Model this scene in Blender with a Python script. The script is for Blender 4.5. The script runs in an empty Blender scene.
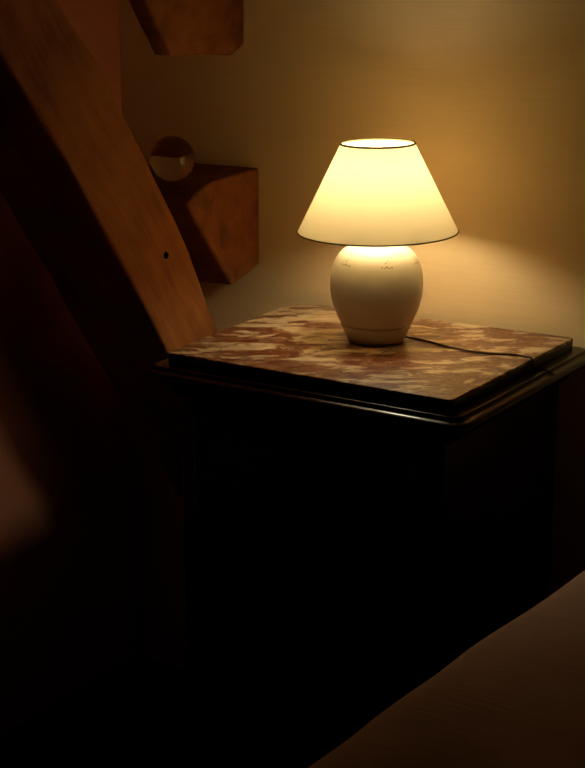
import bpy, bmesh, math, random
from mathutils import Vector, Matrix, noise
random.seed(4)
S = bpy.context.scene
C = S.collection
F = 1550.0
pitch = math.atan(417/F); yaw = math.radians(32.6)      # of the camera
FLOOR = -0.72          # the table top is z = 0, the lamp stands on the origin
WALL_Y = 0.185
LEFT_X = -0.608

# ------------------------------------------------------------------ helpers
def link(name, bm, mats, parent=None, smooth=False):
    bmesh.ops.recalc_face_normals(bm, faces=bm.faces[:])
    me = bpy.data.meshes.new(name)
    bm.to_mesh(me); bm.free()
    for m in (mats if isinstance(mats, (list, tuple)) else [mats]):
        me.materials.append(m)
    if smooth:
        for p in me.polygons: p.use_smooth = True
    o = bpy.data.objects.new(name, me); C.objects.link(o)
    if parent:
        o.parent = parent
        o.matrix_parent_inverse = parent.matrix_world.inverted()
    return o

def tag(o, label=None, cat=None, kind=None):
    if label: o['label'] = label
    if cat: o['category'] = cat
    if kind: o['kind'] = kind
    return o

def thing(name, loc, label, cat):
    o = bpy.data.objects.new(name, None); C.objects.link(o)
    o.location = loc; o.empty_display_size = .05
    bpy.context.view_layer.update()
    return tag(o, label, cat)

def box(bm, a, b):
    v = [bm.verts.new((x, y, z)) for z in (a[2], b[2]) for y in (a[1], b[1]) for x in (a[0], b[0])]
    for q in ((0, 1, 3, 2), (4, 5, 7, 6), (0, 1, 5, 4), (2, 3, 7, 6), (0, 2, 6, 4), (1, 3, 7, 5)):
        bm.faces.new([v[i] for i in q])

def lathe(bm, prof, n=72, c=(0, 0, 0), cap0=True, cap1=True):
    rings = []
    for r, z in prof:
        rings.append([bm.verts.new((c[0] + r*math.cos(2*math.pi*i/n), c[1] + r*math.sin(2*math.pi*i/n), c[2] + z)) for i in range(n)])
    for a, b in zip(rings, rings[1:]):
        for i in range(n):
            bm.faces.new((a[i], a[(i+1) % n], b[(i+1) % n], b[i]))
    if cap0: bm.faces.new(rings[0])
    if cap1: bm.faces.new(rings[-1])

def ring(bm, R, z, r, n=72, k=8):
    rows = []
    for i in range(n):
        t = 2*math.pi*i/n
        rows.append([bm.verts.new(((R + r*math.cos(2*math.pi*j/k))*math.cos(t), (R + r*math.cos(2*math.pi*j/k))*math.sin(t), z + r*math.sin(2*math.pi*j/k))) for j in range(k)])
    for i in range(n):
        a, b = rows[i], rows[(i+1) % n]
        for j in range(k):
            bm.faces.new((a[j], a[(j+1) % k], b[(j+1) % k], b[j]))

def tube(bm, pts, r, k=8):
    pts = [Vector(p) for p in pts]
    rows = []
    for i, p in enumerate(pts):
        d = (pts[min(i+1, len(pts)-1)] - pts[max(i-1, 0)]).normalized()
        u = d.cross(Vector((0, 0, 1)))
        if u.length < 1e-3: u = d.cross(Vector((0, 1, 0)))
        u.normalize(); w = d.cross(u).normalized()
        rows.append([bm.verts.new(p + r*(u*math.cos(2*math.pi*j/k) + w*math.sin(2*math.pi*j/k))) for j in range(k)])
    for a, b in zip(rows, rows[1:]):
        for j in range(k):
            bm.faces.new((a[j], a[(j+1) % k], b[(j+1) % k], b[j]))
    bm.faces.new(rows[0]); bm.faces.new(rows[-1])

def catmull(pts, n=10):
    P = [Vector(p) for p in pts]; P = [2*P[0]-P[1]] + P + [2*P[-1]-P[-2]]
    out = []
    for i in range(1, len(P)-2):
        for k in range(n):
            t = k/n
            a, b, c, d = P[i-1:i+3]
            out.append(.5*((2*b) + (c-a)*t + (2*a-5*b+4*c-d)*t*t + (3*b-a-3*c+d)*t**3))
    out.append(P[-2]); return out

def rounded(outline, off, rad, n=6):
    """outline (counter-clockwise) offset outwards by off, corners rounded to radius rad"""
    m = len(outline); res = []
    P = [Vector(p) for p in outline]
    def corner(i, o):
        a, b, c = P[i-1], P[i], P[(i+1) % m]
        d1 = (b-a).normalized(); d2 = (c-b).normalized()
        n1 = Vector((d1.y, -d1.x)); n2 = Vector((d2.y, -d2.x))
        return b + (n1+n2)*(o/(1+n1.dot(n2))), n1, n2
    for i in range(m):
        ctr, n1, n2 = corner(i, off-rad)
        a1 = math.atan2(n1.y, n1.x); a2 = math.atan2(n2.y, n2.x)
        while a2 < a1: a2 += 2*math.pi
        for k in range(n+1):
            t = a1 + (a2-a1)*k/n
            res.append((ctr.x + rad*math.cos(t), ctr.y + rad*math.sin(t)))
    return res

def loft(bm, outline, levels, n=6):
    """levels: (offset, corner radius, z) from bottom to top"""
    rows = [[bm.verts.new((x, y, z)) for x, y in rounded(outline, o, r, n)] for o, r, z in levels]
    for a, b in zip(rows, rows[1:]):
        for i in range(len(a)):
            j = (i+1) % len(a)
            bm.faces.new((a[i], a[j], b[j], b[i]))
    bm.faces.new(rows[0]); bm.faces.new(rows[-1])

def timber(name, prof, x0, x1, mat, parent=None, seed=0, rough=.0025, bev=.006, cuts=10):
    """hewn timber: a (y, z) profile running from x0 to x1, edges worn, faces a little uneven"""
    bm = bmesh.new()
    a = [bm.verts.new((x0, y, z)) for y, z in prof]
    b = [bm.verts.new((x1, y, z)) for y, z in prof]
    bm.faces.new(a); bm.faces.new(list(reversed(b)))
    for i in range(len(prof)):
        j = (i+1) % len(prof)
        bm.faces.new((a[i], b[i], b[j], a[j]))
    bmesh.ops.recalc_face_normals(bm, faces=bm.faces[:])
    bmesh.ops.bevel(bm, geom=bm.edges[:], offset=bev, segments=3, profile=.6, affect='EDGES', clamp_overlap=True)
    bmesh.ops.triangulate(bm, faces=[f for f in bm.faces if len(f.verts) > 4])
    for it in range(5):
        long = [e for e in bm.edges if e.calc_length() > .03]
        if not long: break
        bmesh.ops.subdivide_edges(bm, edges=long, cuts=1, use_grid_fill=True)
        bmesh.ops.triangulate(bm, faces=[f for f in bm.faces if len(f.verts) > 4])
    bm.normal_update()
    for v in bm.verts:
        if abs(v.co.y - max(p[0] for p in prof)) < .012: continue
        q = v.co*9 + Vector((seed*7.3, 0, 0))
        v.co += v.normal*(noise.noise(q)*rough*1.4 + noise.noise(q*3.1)*rough*.6)
    return link(name, bm, mat, parent, smooth=True)

# ------------------------------------------------------------------ materials
def material(name):
    m = bpy.data.materials.new(name); m.use_nodes = True
    nt = m.node_tree; nt.nodes.clear()
    out = nt.nodes.new('ShaderNodeOutputMaterial')
    return m, nt, out

def N(nt, kind, **kw):
    n = nt.nodes.new(kind)
    for k, v in kw.items():
        if k in n.inputs: n.inputs[k].default_value = v
        else: setattr(n, k, v)
    return n

def ramp(nt, stops):
    r = nt.nodes.new('ShaderNodeValToRGB')
    e = r.color_ramp.elements
    while len(e) < len(stops): e.new(.5)
    for k, (p, c) in enumerate(stops):
        e[k].position = p; e[k].color = (*c, 1)
    return r

def principled(nt, out, **kw):
    b = nt.nodes.new('ShaderNodeBsdfPrincipled')
    for k, v in kw.items(): b.inputs[k].default_value = v
    nt.links.new(b.outputs[0], out.inputs[0])
    return b

def coords(nt, scale=(1, 1, 1), rot=(0, 0, 0)):
    tc = nt.nodes.new('ShaderNodeTexCoord')
    mp = nt.nodes.new('ShaderNodeMapping')
    mp.inputs['Scale'].default_value = scale; mp.inputs['Rotation'].default_value = rot
    nt.links.new(tc.outputs['Object'], mp.inputs[0])
    return mp.outputs[0]

def wood(name, stops, scale, rot=(0, 0, 0), rough=.75, bump=.3, spec=.3, coat=0, fine=3.0):
    m, nt, out = material(name); L = nt.links.new
    b = principled(nt, out, Roughness=rough)
    b.inputs['Specular IOR Level'].default_value = spec
    b.inputs['Coat Weight'].default_value = coat; b.inputs['Coat Roughness'].default_value = .12
    co = coords(nt, (1, 1, 1), rot)
    st = nt.nodes.new('ShaderNodeMapping'); st.inputs['Scale'].default_value = scale
    L(co, st.inputs[0])
    g = N(nt, 'ShaderNodeTexNoise', Scale=1.0, Detail=7.0, Roughness=.62, Distortion=.6)
    big = N(nt, 'ShaderNodeTexNoise', Scale=9.0, Detail=3.0, Roughness=.55)
    L(st.outputs[0], g.inputs['Vector']); L(co, big.inputs['Vector'])
    mx = N(nt, 'ShaderNodeMath', operation='MULTIPLY_ADD'); mx.inputs[1].default_value = .45
    L(big.outputs[0], mx.inputs[0]); 
    sc = N(nt, 'ShaderNodeMath', operation='MULTIPLY'); sc.inputs[1].default_value = .55
    L(g.outputs[0], sc.inputs[0]); L(sc.outputs[0], mx.inputs[2])
    r = ramp(nt, stops); L(mx.outputs[0], r.inputs[0]); L(r.outputs[0], b.inputs['Base Color'])
    bp = N(nt, 'ShaderNodeBump', Strength=bump, Distance=.004)
    L(g.outputs[0], bp.inputs['Height']); L(bp.outputs[0], b.inputs['Normal'])
    return m

strut_angle = math.atan2(.43, .32)      # rise of the diagonal timber
beam_wood = wood('aged_oak_diagonal', [(.3, (.12, .034, .008)), (.45, (.32, .105, .023)), (.62, (.43, .15, .034)), (.78, (.49, .19, .045))],
                 (30, 5, 42), rot=(strut_angle, 0, 0), rough=.8, bump=.5)
block_wood = wood('aged_oak_level', [(.3, (.11, .032, .008)), (.48, (.27, .085, .018)), (.7, (.38, .135, .032))],
                  (5, 26, 30), rough=.8, bump=.5)
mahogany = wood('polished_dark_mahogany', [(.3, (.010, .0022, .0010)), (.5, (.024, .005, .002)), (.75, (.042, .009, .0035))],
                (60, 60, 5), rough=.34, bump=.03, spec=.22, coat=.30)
floor_wood = wood('dark_floorboards', [(.3, (.02, .010, .006)), (.5, (.045, .022, .012)), (.75, (.07, .035, .02))],
                  (40, 4, 4), rough=.6, bump=.2)

def wall_mat(name, c1, c2):
    m, nt, out = material(name); L = nt.links.new
    b = principled(nt, out, Roughness=.9); b.inputs['Specular IOR Level'].default_value = .15
    co = coords(nt, (7, 7, 210))
    n1 = N(nt, 'ShaderNodeTexNoise', Scale=1.0, Detail=4.0, Roughness=.6); L(co, n1.inputs['Vector'])
    n2 = N(nt, 'ShaderNodeTexNoise', Scale=4.0, Detail=3.0, Roughness=.5); L(coords(nt), n2.inputs['Vector'])
    mx = N(nt, 'ShaderNodeMath', operation='MULTIPLY_ADD'); mx.inputs[1].default_value = .35
    sc = N(nt, 'ShaderNodeMath', operation='MULTIPLY'); sc.inputs[1].default_value = .65
    L(n2.outputs[0], sc.inputs[0]); L(n1.outputs[0], mx.inputs[0]); L(sc.outputs[0], mx.inputs[2])
    r = ramp(nt, [(.35, c1), (.65, c2)]); L(mx.outputs[0], r.inputs[0]); L(r.outputs[0], b.inputs['Base Color'])
    bp = N(nt, 'ShaderNodeBump', Strength=.22, Distance=.0015); L(n1.outputs[0], bp.inputs['Height'])
    L(bp.outputs[0], b.inputs['Normal'])
    return m
wall_paper = wall_mat('woven_cream_wallcovering', (.90, .63, .33), (.95, .70, .375))
side_paper = wall_mat('aged_cream_plaster', (.84, .33, .19), (.92, .37, .22))

MARBLE_AT = (.37, .11, 0)
def marble_mat():
    m, nt, out = material('red_veined_marble'); L = nt.links.new
    b = principled(nt, out, Roughness=.3); b.inputs['Specular IOR Level'].default_value = .45
    rot = coords(nt, (1, 1, 1), (0, 0, -.60))
    mp = nt.nodes.new('ShaderNodeMapping'); mp.inputs['Scale'].default_value = (.62, 1.35, 1); mp.inputs['Location'].default_value = MARBLE_AT
    L(rot, mp.inputs[0]); co = mp.outputs[0]
    warp = N(nt, 'ShaderNodeTexNoise', Scale=11.0, Detail=4.0, Roughness=.6); L(co, warp.inputs['Vector'])
    mixv = N(nt, 'ShaderNodeVectorMath', operation='MULTIPLY_ADD'); mixv.inputs[1].default_value = (.09, .09, .0)
    L(warp.outputs['Color'], mixv.inputs[0]); L(co, mixv.inputs[2])
    n1 = N(nt, 'ShaderNodeTexNoise', Scale=23.0, Detail=8.0, Roughness=.66, Distortion=.5); L(mixv.outputs[0], n1.inputs['Vector'])
    n2 = N(nt, 'ShaderNodeTexNoise', Scale=46.0, Detail=6.0, Roughness=.62, Distortion=.8); L(mixv.outputs[0], n2.inputs['Vector'])
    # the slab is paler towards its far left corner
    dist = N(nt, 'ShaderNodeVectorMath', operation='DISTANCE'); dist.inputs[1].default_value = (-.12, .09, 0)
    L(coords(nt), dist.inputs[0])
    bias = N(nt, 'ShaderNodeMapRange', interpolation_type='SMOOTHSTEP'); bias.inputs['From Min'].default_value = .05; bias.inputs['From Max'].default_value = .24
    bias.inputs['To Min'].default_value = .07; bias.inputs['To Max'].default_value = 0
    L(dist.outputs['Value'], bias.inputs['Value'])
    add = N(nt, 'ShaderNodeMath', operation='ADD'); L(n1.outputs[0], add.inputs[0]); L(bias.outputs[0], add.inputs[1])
    r1 = ramp(nt, [(.0, (0, 0, 0)), (.515, (0, 0, 0)), (.575, (1, 1, 1)), (1, (1, 1, 1))]); L(add.outputs[0], r1.inputs[0])
    # thin pale veins where a second field crosses its middle value
    ab = N(nt, 'ShaderNodeMath', operation='SUBTRACT'); ab.inputs[1].default_value = .5; L(n2.outputs[0], ab.inputs[0])
    ab2 = N(nt, 'ShaderNodeMath', operation='ABSOLUTE'); L(ab.outputs[0], ab2.inputs[0])
    r2 = ramp(nt, [(0, (.6, .6, .6)), (.025, (0, 0, 0))]); L(ab2.outputs[0], r2.inputs[0])
    mxx = N(nt, 'ShaderNodeMath', operation='MAXIMUM'); L(r1.outputs[0], mxx.inputs[0]); L(r2.outputs[0], mxx.inputs[1])
    base = ramp(nt, [(.3, (.14, .026, .008)), (.55, (.22, .052, .014)), (.75, (.30, .092, .028))]); L(n2.outputs[0], base.inputs[0])
    pale = ramp(nt, [(.3, (.46, .24, .11)), (.5, (.72, .50, .28)), (.7, (.84, .68, .44))]); L(n2.outputs[0], pale.inputs[0])
    mc = N(nt, 'ShaderNodeMix', data_type='RGBA')
    L(mxx.outputs[0], mc.inputs[0]); L(base.outputs[0], mc.inputs[6]); L(pale.outputs[0], mc.inputs[7])
    L(mc.outputs[2], b.inputs['Base Color'])
    return m
marble = marble_mat()

def plain(name, col, rough=.5, spec=.5, metal=0.0, coat=0.0):
    m, nt, out = material(name)
    b = principled(nt, out, Roughness=rough, Metallic=metal)
    b.inputs['Specular IOR Level'].default_value = spec
    b.inputs['Coat Weight'].default_value = coat; b.inputs['Coat Roughness'].default_value = .1
    n = N(nt, 'ShaderNodeTexNoise', Scale=30.0, Detail=3.0); nt.links.new(coords(nt), n.inputs['Vector'])
    r = ramp(nt, [(.3, tuple(c*.94 for c in col)), (.7, col)])
    nt.links.new(n.outputs[0], r.inputs[0]); nt.links.new(r.outputs[0], b.inputs['Base Color'])
    return m
ceramic = plain('white_glazed_ceramic', (.88, .78, .60), .38, .4, coat=.12)
sprig_ink = plain('painted_sprig', (.50, .36, .20), .4)
trim_cloth = plain('shade_trim_tape', (.30, .22, .09), .8, .2)
cord_rubber = plain('brown_flex', (.07, .03, .014), .5, .3)
brass = plain('brass', (.55, .36, .12), .35, .5, metal=1.0)
dark_peg = plain('dark_peg', (.012, .006, .003), .9, .1)

def shade_mat():
    m, nt, out = material('cream_shade_cloth'); L = nt.links.new
    d = N(nt, 'ShaderNodeBsdfDiffuse'); d.inputs[0].default_value = (.74, .62, .40, 1)
    t = N(nt, 'ShaderNodeBsdfTranslucent')
    n = N(nt, 'ShaderNodeTexNoise', Scale=1.0, Detail=3.0); L(coords(nt, (60, 60, 400)), n.inputs['Vector'])
    r = ramp(nt, [(.3, (.86, .68, .375)), (.7, (.92, .74, .42))]); L(n.outputs[0], r.inputs[0]); L(r.outputs[0], t.inputs[0])
    mx = N(nt, 'ShaderNodeMixShader'); mx.inputs[0].default_value = SHADE_T
    L(d.outputs[0], mx.inputs[1]); L(t.outputs[0], mx.inputs[2]); L(mx.outputs[0], out.inputs[0])
    return m
SHADE_T = .295
BULB = 46.0
BULB_COL = (1.0, .89, .60)
shade_cloth = shade_mat()

bulb_m, nt, out = material('lit_bulb')
em = N(nt, 'ShaderNodeEmission'); em.inputs[0].default_value = (*BULB_COL, 1); em.inputs[1].default_value = BULB
nt.links.new(em.outputs[0], out.inputs[0])

glass_m, nt, out = material('clear_glass')
b = principled(nt, out, Roughness=.0, IOR=1.5); b.inputs['Transmission Weight'].default_value = 1
b.inputs['Base Color'].default_value = (.97, .96, .93, 1)

def coverlet_mat():
    m, nt, out = material('woven_cotton_coverlet'); L = nt.links.new
    b = principled(nt, out, Roughness=.95); b.inputs['Specular IOR Level'].default_value = .1
    b.inputs['Sheen Weight'].default_value = .25
    n1 = N(nt, 'ShaderNodeTexNoise', Scale=1.0, Detail=3.0, Roughness=.55); L(coords(nt, (14, 210, 210), (0, 0, -.22)), n1.inputs['Vector'])
    n2 = N(nt, 'ShaderNodeTexNoise', Scale=5.0, Detail=2.0); L(coords(nt), n2.inputs['Vector'])
    r = ramp(nt, [(.35, (.88, .51, .38)), (.65, (.95, .58, .44))]); L(n1.outputs[0], r.inputs[0]); L(r.outputs[0], b.inputs['Base Color'])
    bp = N(nt, 'ShaderNodeBump', Strength=.35, Distance=.003); L(n1.outputs[0], bp.inputs['Height'])
    bp2 = N(nt, 'ShaderNodeBump', Strength=.3, Distance=.02); L(n2.outputs[0], bp2.inputs['Height']); L(bp.outputs[0], bp2.inputs['Normal'])
    L(bp2.outputs[0], b.inputs['Normal'])
    return m
coverlet_m = coverlet_mat()
ticking = plain('mattress_ticking', (.5, .45, .38), .9, .1)

# ------------------------------------------------------------------ setting
bm = bmesh.new(); box(bm, (LEFT_X-.1, -2.6, FLOOR-.08), (2.3, WALL_Y, FLOOR)); tag(link('floor', bm, floor_wood), kind='structure')
bm = bmesh.new(); box(bm, (LEFT_X-.1, WALL_Y, FLOOR-.08), (2.3, WALL_Y+.12, 1.7)); tag(link('wall_back', bm, wall_paper), kind='structure')
bm = bmesh.new(); box(bm, (LEFT_X-.1, -2.6, FLOOR), (LEFT_X, WALL_Y, 1.7)); tag(link('wall_left', bm, side_paper), kind='structure')

# roof timbers
SX = -.335
front = [(.178, -.385), (-.058, -.052), (-.134, .062), (-.199, .153), (-.267, .250), (-.396, .412), (-.75, .88)]
rear = [(-.585, .88), (-.277, .476), (-.246, .440), (-.194, .379), (-.138, .302), (-.062, .197), (.005, .093), (.079, -.044), (.10, -.075), (.178, -.085)]  # last points: unseen foot widened to the wall, shaped to block lamplight
strut = timber('roof_strut', front + rear, SX-.165, SX, beam_wood, seed=1)
tag(strut, 'long slanting rough brown timber leaning across the left of the photo', 'timber beam')
bm = bmesh.new()
lathe(bm, [(.0045, 0), (.0045, .006), (.003, .008)], 12)
for v in bm.verts: v.co = Vector((SX-.003+v.co.z, v.co.x*.8, v.co.y*1.2)) + Vector((0, -.060, .100))
tag(link('peg', bm, dark_peg, strut), 'small dark wooden peg')

low = [(WALL_Y-.001, .206), (.06, .199), (.03, .191), (.0, .178), (-.013, .170), (.045, .098), (.104, .027), (.150, .038), (WALL_Y-.001, .050)]
t = timber('timber_stub', low, -.52, -.327, block_wood, seed=3, bev=.005)
tag(t, 'squat brown timber end jutting from the wall behind the slanting beam, glass ball on top', 'timber block')
up = [(WALL_Y-.001, .75), (-.28, .75), (-.069, .472), (-.040, .433), (-.008, .392), (.06, .386), (.149, .383), (WALL_Y-.001, .399)]
t = timber('timber_brace', up, -.388, -.354, block_wood, seed=6, bev=.005)
tag(t, 'dark brown timber bracket end hanging at the top edge of the photo', 'timber block')

# glass ball
bm = bmesh.new()
bmesh.ops.create_uvsphere(bm, u_segments=64, v_segments=40, radius=.0355)
o = link('glass_ball', bm, glass_m, smooth=True); o.location = (-.393, .040, .2305)
tag(o, 'small clear glass ball resting on the squat timber end', 'glass ball')

# ------------------------------------------------------------------ nightstand
TOP = [(-.213, -.222), (.236, -.230), (.2325, .166), (-.195, .160), (-.240, .118)]
ns = thing('nightstand', (0, 0, FLOOR), 'dark polished wood bedside cabinet with a red veined marble top', 'nightstand')
bm = bmesh.new()
loft(bm, TOP, [(-.001, .006, -.0045), (0, .006, -.0040), (0, .006, -.0016), (-.0006, .005, -.0005), (-.0018, .004, 0)])
tag(link('marble_top', bm, marble, ns), 'red brown marble slab with cream veins')
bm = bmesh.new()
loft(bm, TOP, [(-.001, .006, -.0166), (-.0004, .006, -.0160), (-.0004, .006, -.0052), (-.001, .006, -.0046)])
link('top_edge_band', bm, mahogany, ns)  # dark band in the cabinet's wood colour, in place of the slab's lower sides
bm = bmesh.new()
lv = [(-.010, .006, -.064), (-.002, .008, -.058), (.001, .010, -.050), (.006, .012, -.044), (.011, .014, -.039), (.013, .016, -.0365)]
for k in range(11):
    a = -math.pi/2 + math.pi*k/10
    lv.append((.0215 + .0085*math.cos(a), .026, -.0288 + .0064*math.sin(a)))
for k in range(8):
    a = -math.pi/2 + math.pi*k/7
    lv.append((.0148 + .0026*math.cos(a), .016, -.0190 + .0021*math.sin(a)))
lv.append((.0, .008, -.0168))
loft(bm, TOP, lv, 8)
for v in bm.verts:
    if v.co.y > WALL_Y-.002: v.co.y = WALL_Y-.002
link('top_moulding', bm, mahogany, ns, smooth=True)
bm = bmesh.new()
loft(bm, TOP, [(-.014, .004, FLOOR+.07), (-.014, .004, -.058)], 4)
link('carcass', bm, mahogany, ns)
bm = bmesh.new()
loft(bm, TOP, [(-.004, .004, FLOOR), (-.004, .004, FLOOR+.055), (-.008, .004, FLOOR+.066), (-.014, .004, FLOOR+.07)], 4)
link('plinth', bm, mahogany, ns)
def front_panel(name, x0, x1, z0, z1):
    def fy(x): return -.222 - .008*(x+.213)/.449 + .014
    bm = bmesh.new()
    levels = [(0, 0.001), (0, -.008), (.004, -.011), (.018, -.011), (.026, -.006)]
    rows = []
    for ins, dy in levels:
        rows.append([bm.verts.new((x, fy(x)+dy, z)) for x, z in ((x0+ins, z0+ins), (x1-ins, z0+ins), (x1-ins, z1-ins), (x0+ins, z1-ins))])
    for a, b in zip(rows, rows[1:]):
        for i in range(4): bm.faces.new((a[i], a[(i+1) % 4], b[(i+1) % 4], b[i]))
    bm.faces.new(rows[0]); bm.faces.new(rows[-1])
    return link(name, bm, mahogany, ns)
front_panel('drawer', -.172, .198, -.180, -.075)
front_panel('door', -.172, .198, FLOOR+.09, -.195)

# ------------------------------------------------------------------ lamp
lamp = thing('table_lamp', (0, 0, 0), 'lit white ceramic table lamp with a cream cone shade on the marble top', 'table lamp')
bm = bmesh.new()
prof = [(.036, 0), (.0395, .0006), (.0405, .003), (.0425, .007), (.0452, .013), (.0488, .0205), (.0505, .0240), (.0506, .0254), (.0490, .0262), (.0490, .0268), (.0512, .0276),
        (.0530, .0310), (.0576, .041), (.0610, .050), (.0640, .0605), (.0658, .071), (.0664, .081), (.0660, .092), (.0644, .102), (.0618, .111),
        (.0584, .119), (.0540, .1262), (.0480, .1320), (.0400, .1360), (.0300, .1382), (.0190, .1390), (.0155, .1410), (.0150, .148)]
lathe(bm, prof, 96)
# painted sprigs: thin raised dabs on the shoulder
def shoulder(phi, z):
    for (r0, z0), (r1, z1) in zip(prof, prof[1:]):
        if z0 <= z <= z1:
            r = r0 + (r1-r0)*(z-z0)/(z1-z0); nrm = Vector((z1-z0, r0-r1)).normalized()
            return Vector((r*math.cos(phi), r*math.sin(phi), z)), Vector((nrm.x*math.cos(phi), nrm.x*math.sin(phi), nrm.y))
camdir = math.atan2(-1.894, 1.065)
for ph0 in (camdir+.24, camdir-.82, camdir+1.25, camdir+2.6, camdir-2.2):
    for du, dz, rad in ((-.0055, -.001, .0014), (-.0025, -.0018, .0012), (0, -.0005, .0017), (.0028, -.0016, .0012), (.0058, -.0012, .0014), (-.001, .0035, .0013), (.0012, .0058, .0009)):
        p, nn = shoulder(ph0+1.15*du/.058, .1180+1.15*dz)
        u = Vector((-math.sin(ph0), math.cos(ph0), 0)); w = nn.cross(u)
        top = bm.verts.new(p + nn*.0006)
        rim = [bm.verts.new(p - nn*.0002 + 1.35*rad*(u*math.cos(k*math.pi/4) + w*.8*math.sin(k*math.pi/4))) for k in range(8)]
        for k in range(8):
            f = bm.faces.new((rim[k], rim[(k+1) % 8], top)); f.material_index = 1
tag(link('lamp_base', bm, [ceramic, sprig_ink], lamp, smooth=True), 'white ceramic urn body with small painted sprigs')
bm = bmesh.new(); lathe(bm, [(.012, .148), (.0145, .150), (.0145, .168), (.0165, .170), (.0165, .190), (.013, .1935)], 32)
link('socket', bm, brass, lamp, smooth=True)
bm = bmesh.new()
BZ, BR = .2215, .028
bp_ = [(.011, .193), (.012, .197)] + [(BR*math.cos(a), BZ + BR*math.sin(a)) for a in [math.radians(d) for d in range(-55, 90, 9)]] + [(.001, BZ+BR)]
lathe(bm, bp_, 40)
tag(link('bulb', bm, bulb_m, lamp, smooth=True), 'glowing light bulb')
R0, Z0, R1, Z1 = .1132, .1580, .0518, .2812
bm = bmesh.new()
lathe(bm, [(R0 + (R1-R0)*k/12, Z0 + (Z1-Z0)*k/12) for k in range(13)], 96, cap0=False, cap1=False)
shade = link('lamp_shade', bm, shade_cloth, lamp, smooth=True)
bm = bmesh.new(); ring(bm, R1, Z1, .0015, 96); link('rim_trim', bm, trim_cloth, shade, smooth=True)
bm = bmesh.new(); ring(bm, R0, Z0, .0011, 96); link('rim_trim', bm, trim_cloth, shade, smooth=True)
bm = bmesh.new()
ring(bm, .0165, .169, .0012, 32)
for k in range(3):
    a = camdir + .5 + 2*math.pi*k/3
    tube(bm, [(.0165*math.cos(a), .0165*math.sin(a), .169), (.06*math.cos(a), .06*math.sin(a), .164), (.1105*math.cos(a), .1105*math.sin(a), Z0+.004)], .0009, 6)
link('shade_carrier', bm, brass, shade, smooth=True)
# the shade sits a touch askew: leaning towards the bed foot and to the left
tilt = Matrix.Rotation(math.radians(.8), 4, Vector((math.cos(yaw), math.sin(yaw), 0))) @ Matrix.Rotation(math.radians(-.8), 4, Vector((-math.sin(yaw), math.cos(yaw), 0)))
tilt = Matrix.Translation((0, 0, .19)) @ tilt @ Matrix.Translation((0, 0, -.19))
for o in [shade] + list(shade.children):
    o.data.transform(tilt)
# flex: out of the foot, over the marble, over the right-hand edge and down to the floor
pts = [(.030, .022, .006), (.036, .030, .0024), (.042, .034, .0016), (.060, .030, .0016), (.081, .024, .0016), (.108, .014, .0016), (.134, .008, .0016), (.160, .007, .0016), (.185, .012, .0016), (.208, .021, .0016), (.226, .019, .0018),
       (.2345, .016, .0020), (.2378, .015, -.002), (.2385, .016, -.010), (.240, .020, -.0145), (.248, .030, -.0158), (.2575, .036, -.0208), (.2655, .036, -.030), (.260, .036, -.045), (.252, .036, -.08), (.252, .038, -.30), (.252, .05, FLOOR+.02), (.262, .09, FLOOR+.003)]
bm = bmesh.new(); tube(bm, catmull(pts, 8), .0015, 8)
tag(link('cord', bm, cord_rubber, lamp, smooth=True), 'thin brown cord trailing to the right')

lamp.location = (-.0026, -.0016, 0)

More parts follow.
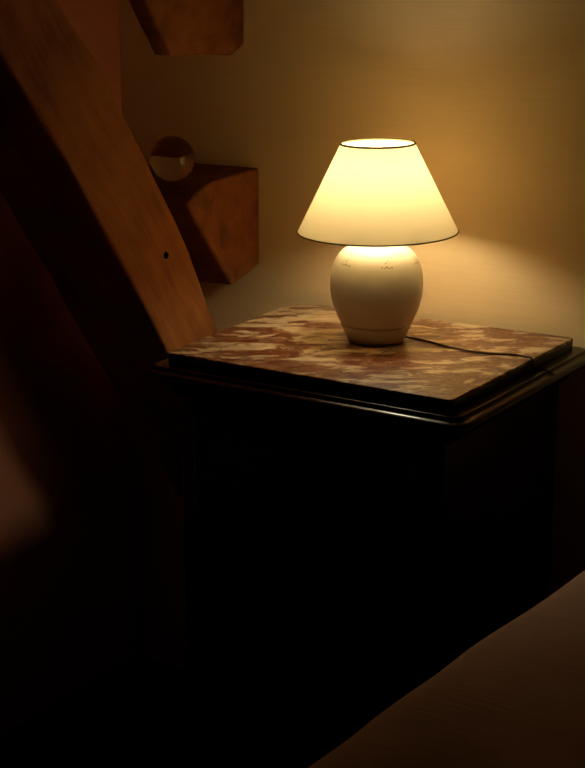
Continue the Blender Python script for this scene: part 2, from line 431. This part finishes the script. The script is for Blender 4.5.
# ------------------------------------------------------------------ bed
bed = thing('bed', (1.0, -.9, FLOOR), 'bed under a plain woven pale coverlet at the lower right of the photo', 'bed')
BT = -.161
ey = [(-2.2, .40), (-.846, .4135), (-.772, .4163), (-.725, .4171), (-.616, .4234), (-.528, .4248), (-.413, .4344), (-.283, .4412), (.2, .47)]
def edge_x(y):
    for (y0, x0), (y1, x1) in zip(ey, ey[1:]):
        if y <= y1: return x0 + (x1-x0)*(y-y0)/(y1-y0)
    return ey[-1][1]
bm = bmesh.new()
sec = [(0.012, -.48), (.006, -.35), (.001, -.2), (0, -.09), (.0, -.045)]
for k in range(1, 9):
    a = math.pi - (math.pi/2)*k/8
    sec.append((.035 + .035*math.cos(a)-.001, -.035 + .035*math.sin(a)))
xs = .08
while xs < 1.5: sec.append((xs, .004*math.sin(min(1, (xs-.05)/.3)*math.pi/2))); xs += .03
sec += [(1.5, -.05), (1.51, -.48)]
ny = 110; rows = []
for i in range(ny+1):
    y = .15 - 2.1*i/ny
    row = []
    for s, dz in sec:
        x = edge_x(y) - .018 + s
        q = Vector((x*4, y*5, dz*2))
        dz2 = noise.noise(q)*.004 + noise.noise(q*2.7)*.0015 if s > .02 else 0
        dx = noise.noise(Vector((y*7, dz*3, 4)))*.003 if s < .3 else 0
        row.append(bm.verts.new((x+dx, y, BT+dz+dz2)))
    rows.append(row)
for a, b in zip(rows, rows[1:]):
    for j in range(len(sec)-1):
        bm.faces.new((a[j], a[j+1], b[j+1], b[j]))
bm.faces.new(rows[0]); bm.faces.new(rows[-1])
link('coverlet', bm, coverlet_m, bed, smooth=True)
bm = bmesh.new(); box(bm, (.51, -1.93, FLOOR+.16), (1.86, .13, BT-.03)); bmesh.ops.bevel(bm, geom=bm.edges[:], offset=.03, segments=3, affect='EDGES')
link('mattress', bm, ticking, bed)
bm = bmesh.new(); box(bm, (.53, -1.90, FLOOR), (1.84, .12, FLOOR+.158))
link('bed_base', bm, mahogany, bed)

# ------------------------------------------------------------------ world, camera, view
w = bpy.data.worlds.new('night'); S.world = w; w.use_nodes = True
w.node_tree.nodes['Background'].inputs[0].default_value = (.0, .0, .0, 1)
w.node_tree.nodes['Background'].inputs[1].default_value = 0

cam = bpy.data.cameras.new('camera'); co = bpy.data.objects.new('camera', cam); C.objects.link(co)
cam.sensor_fit = 'VERTICAL'; cam.sensor_height = 24; cam.lens = F/768*24
cam.clip_start = .02
co.location = (1.06543614, -1.89429148, .51821261)
co.rotation_euler = (math.pi/2 - pitch, 0, yaw)
S.camera = co
vs = S.view_settings
S.display_settings.display_device = 'sRGB'
vs.view_transform = 'Standard'; vs.look = 'None'; vs.gamma = 1; vs.exposure = .12; vs.use_curve_mapping = False
S.cycles.max_bounces = 10; S.cycles.diffuse_bounces = 5; S.cycles.transmission_bounces = 8
S.cycles.use_denoising = True
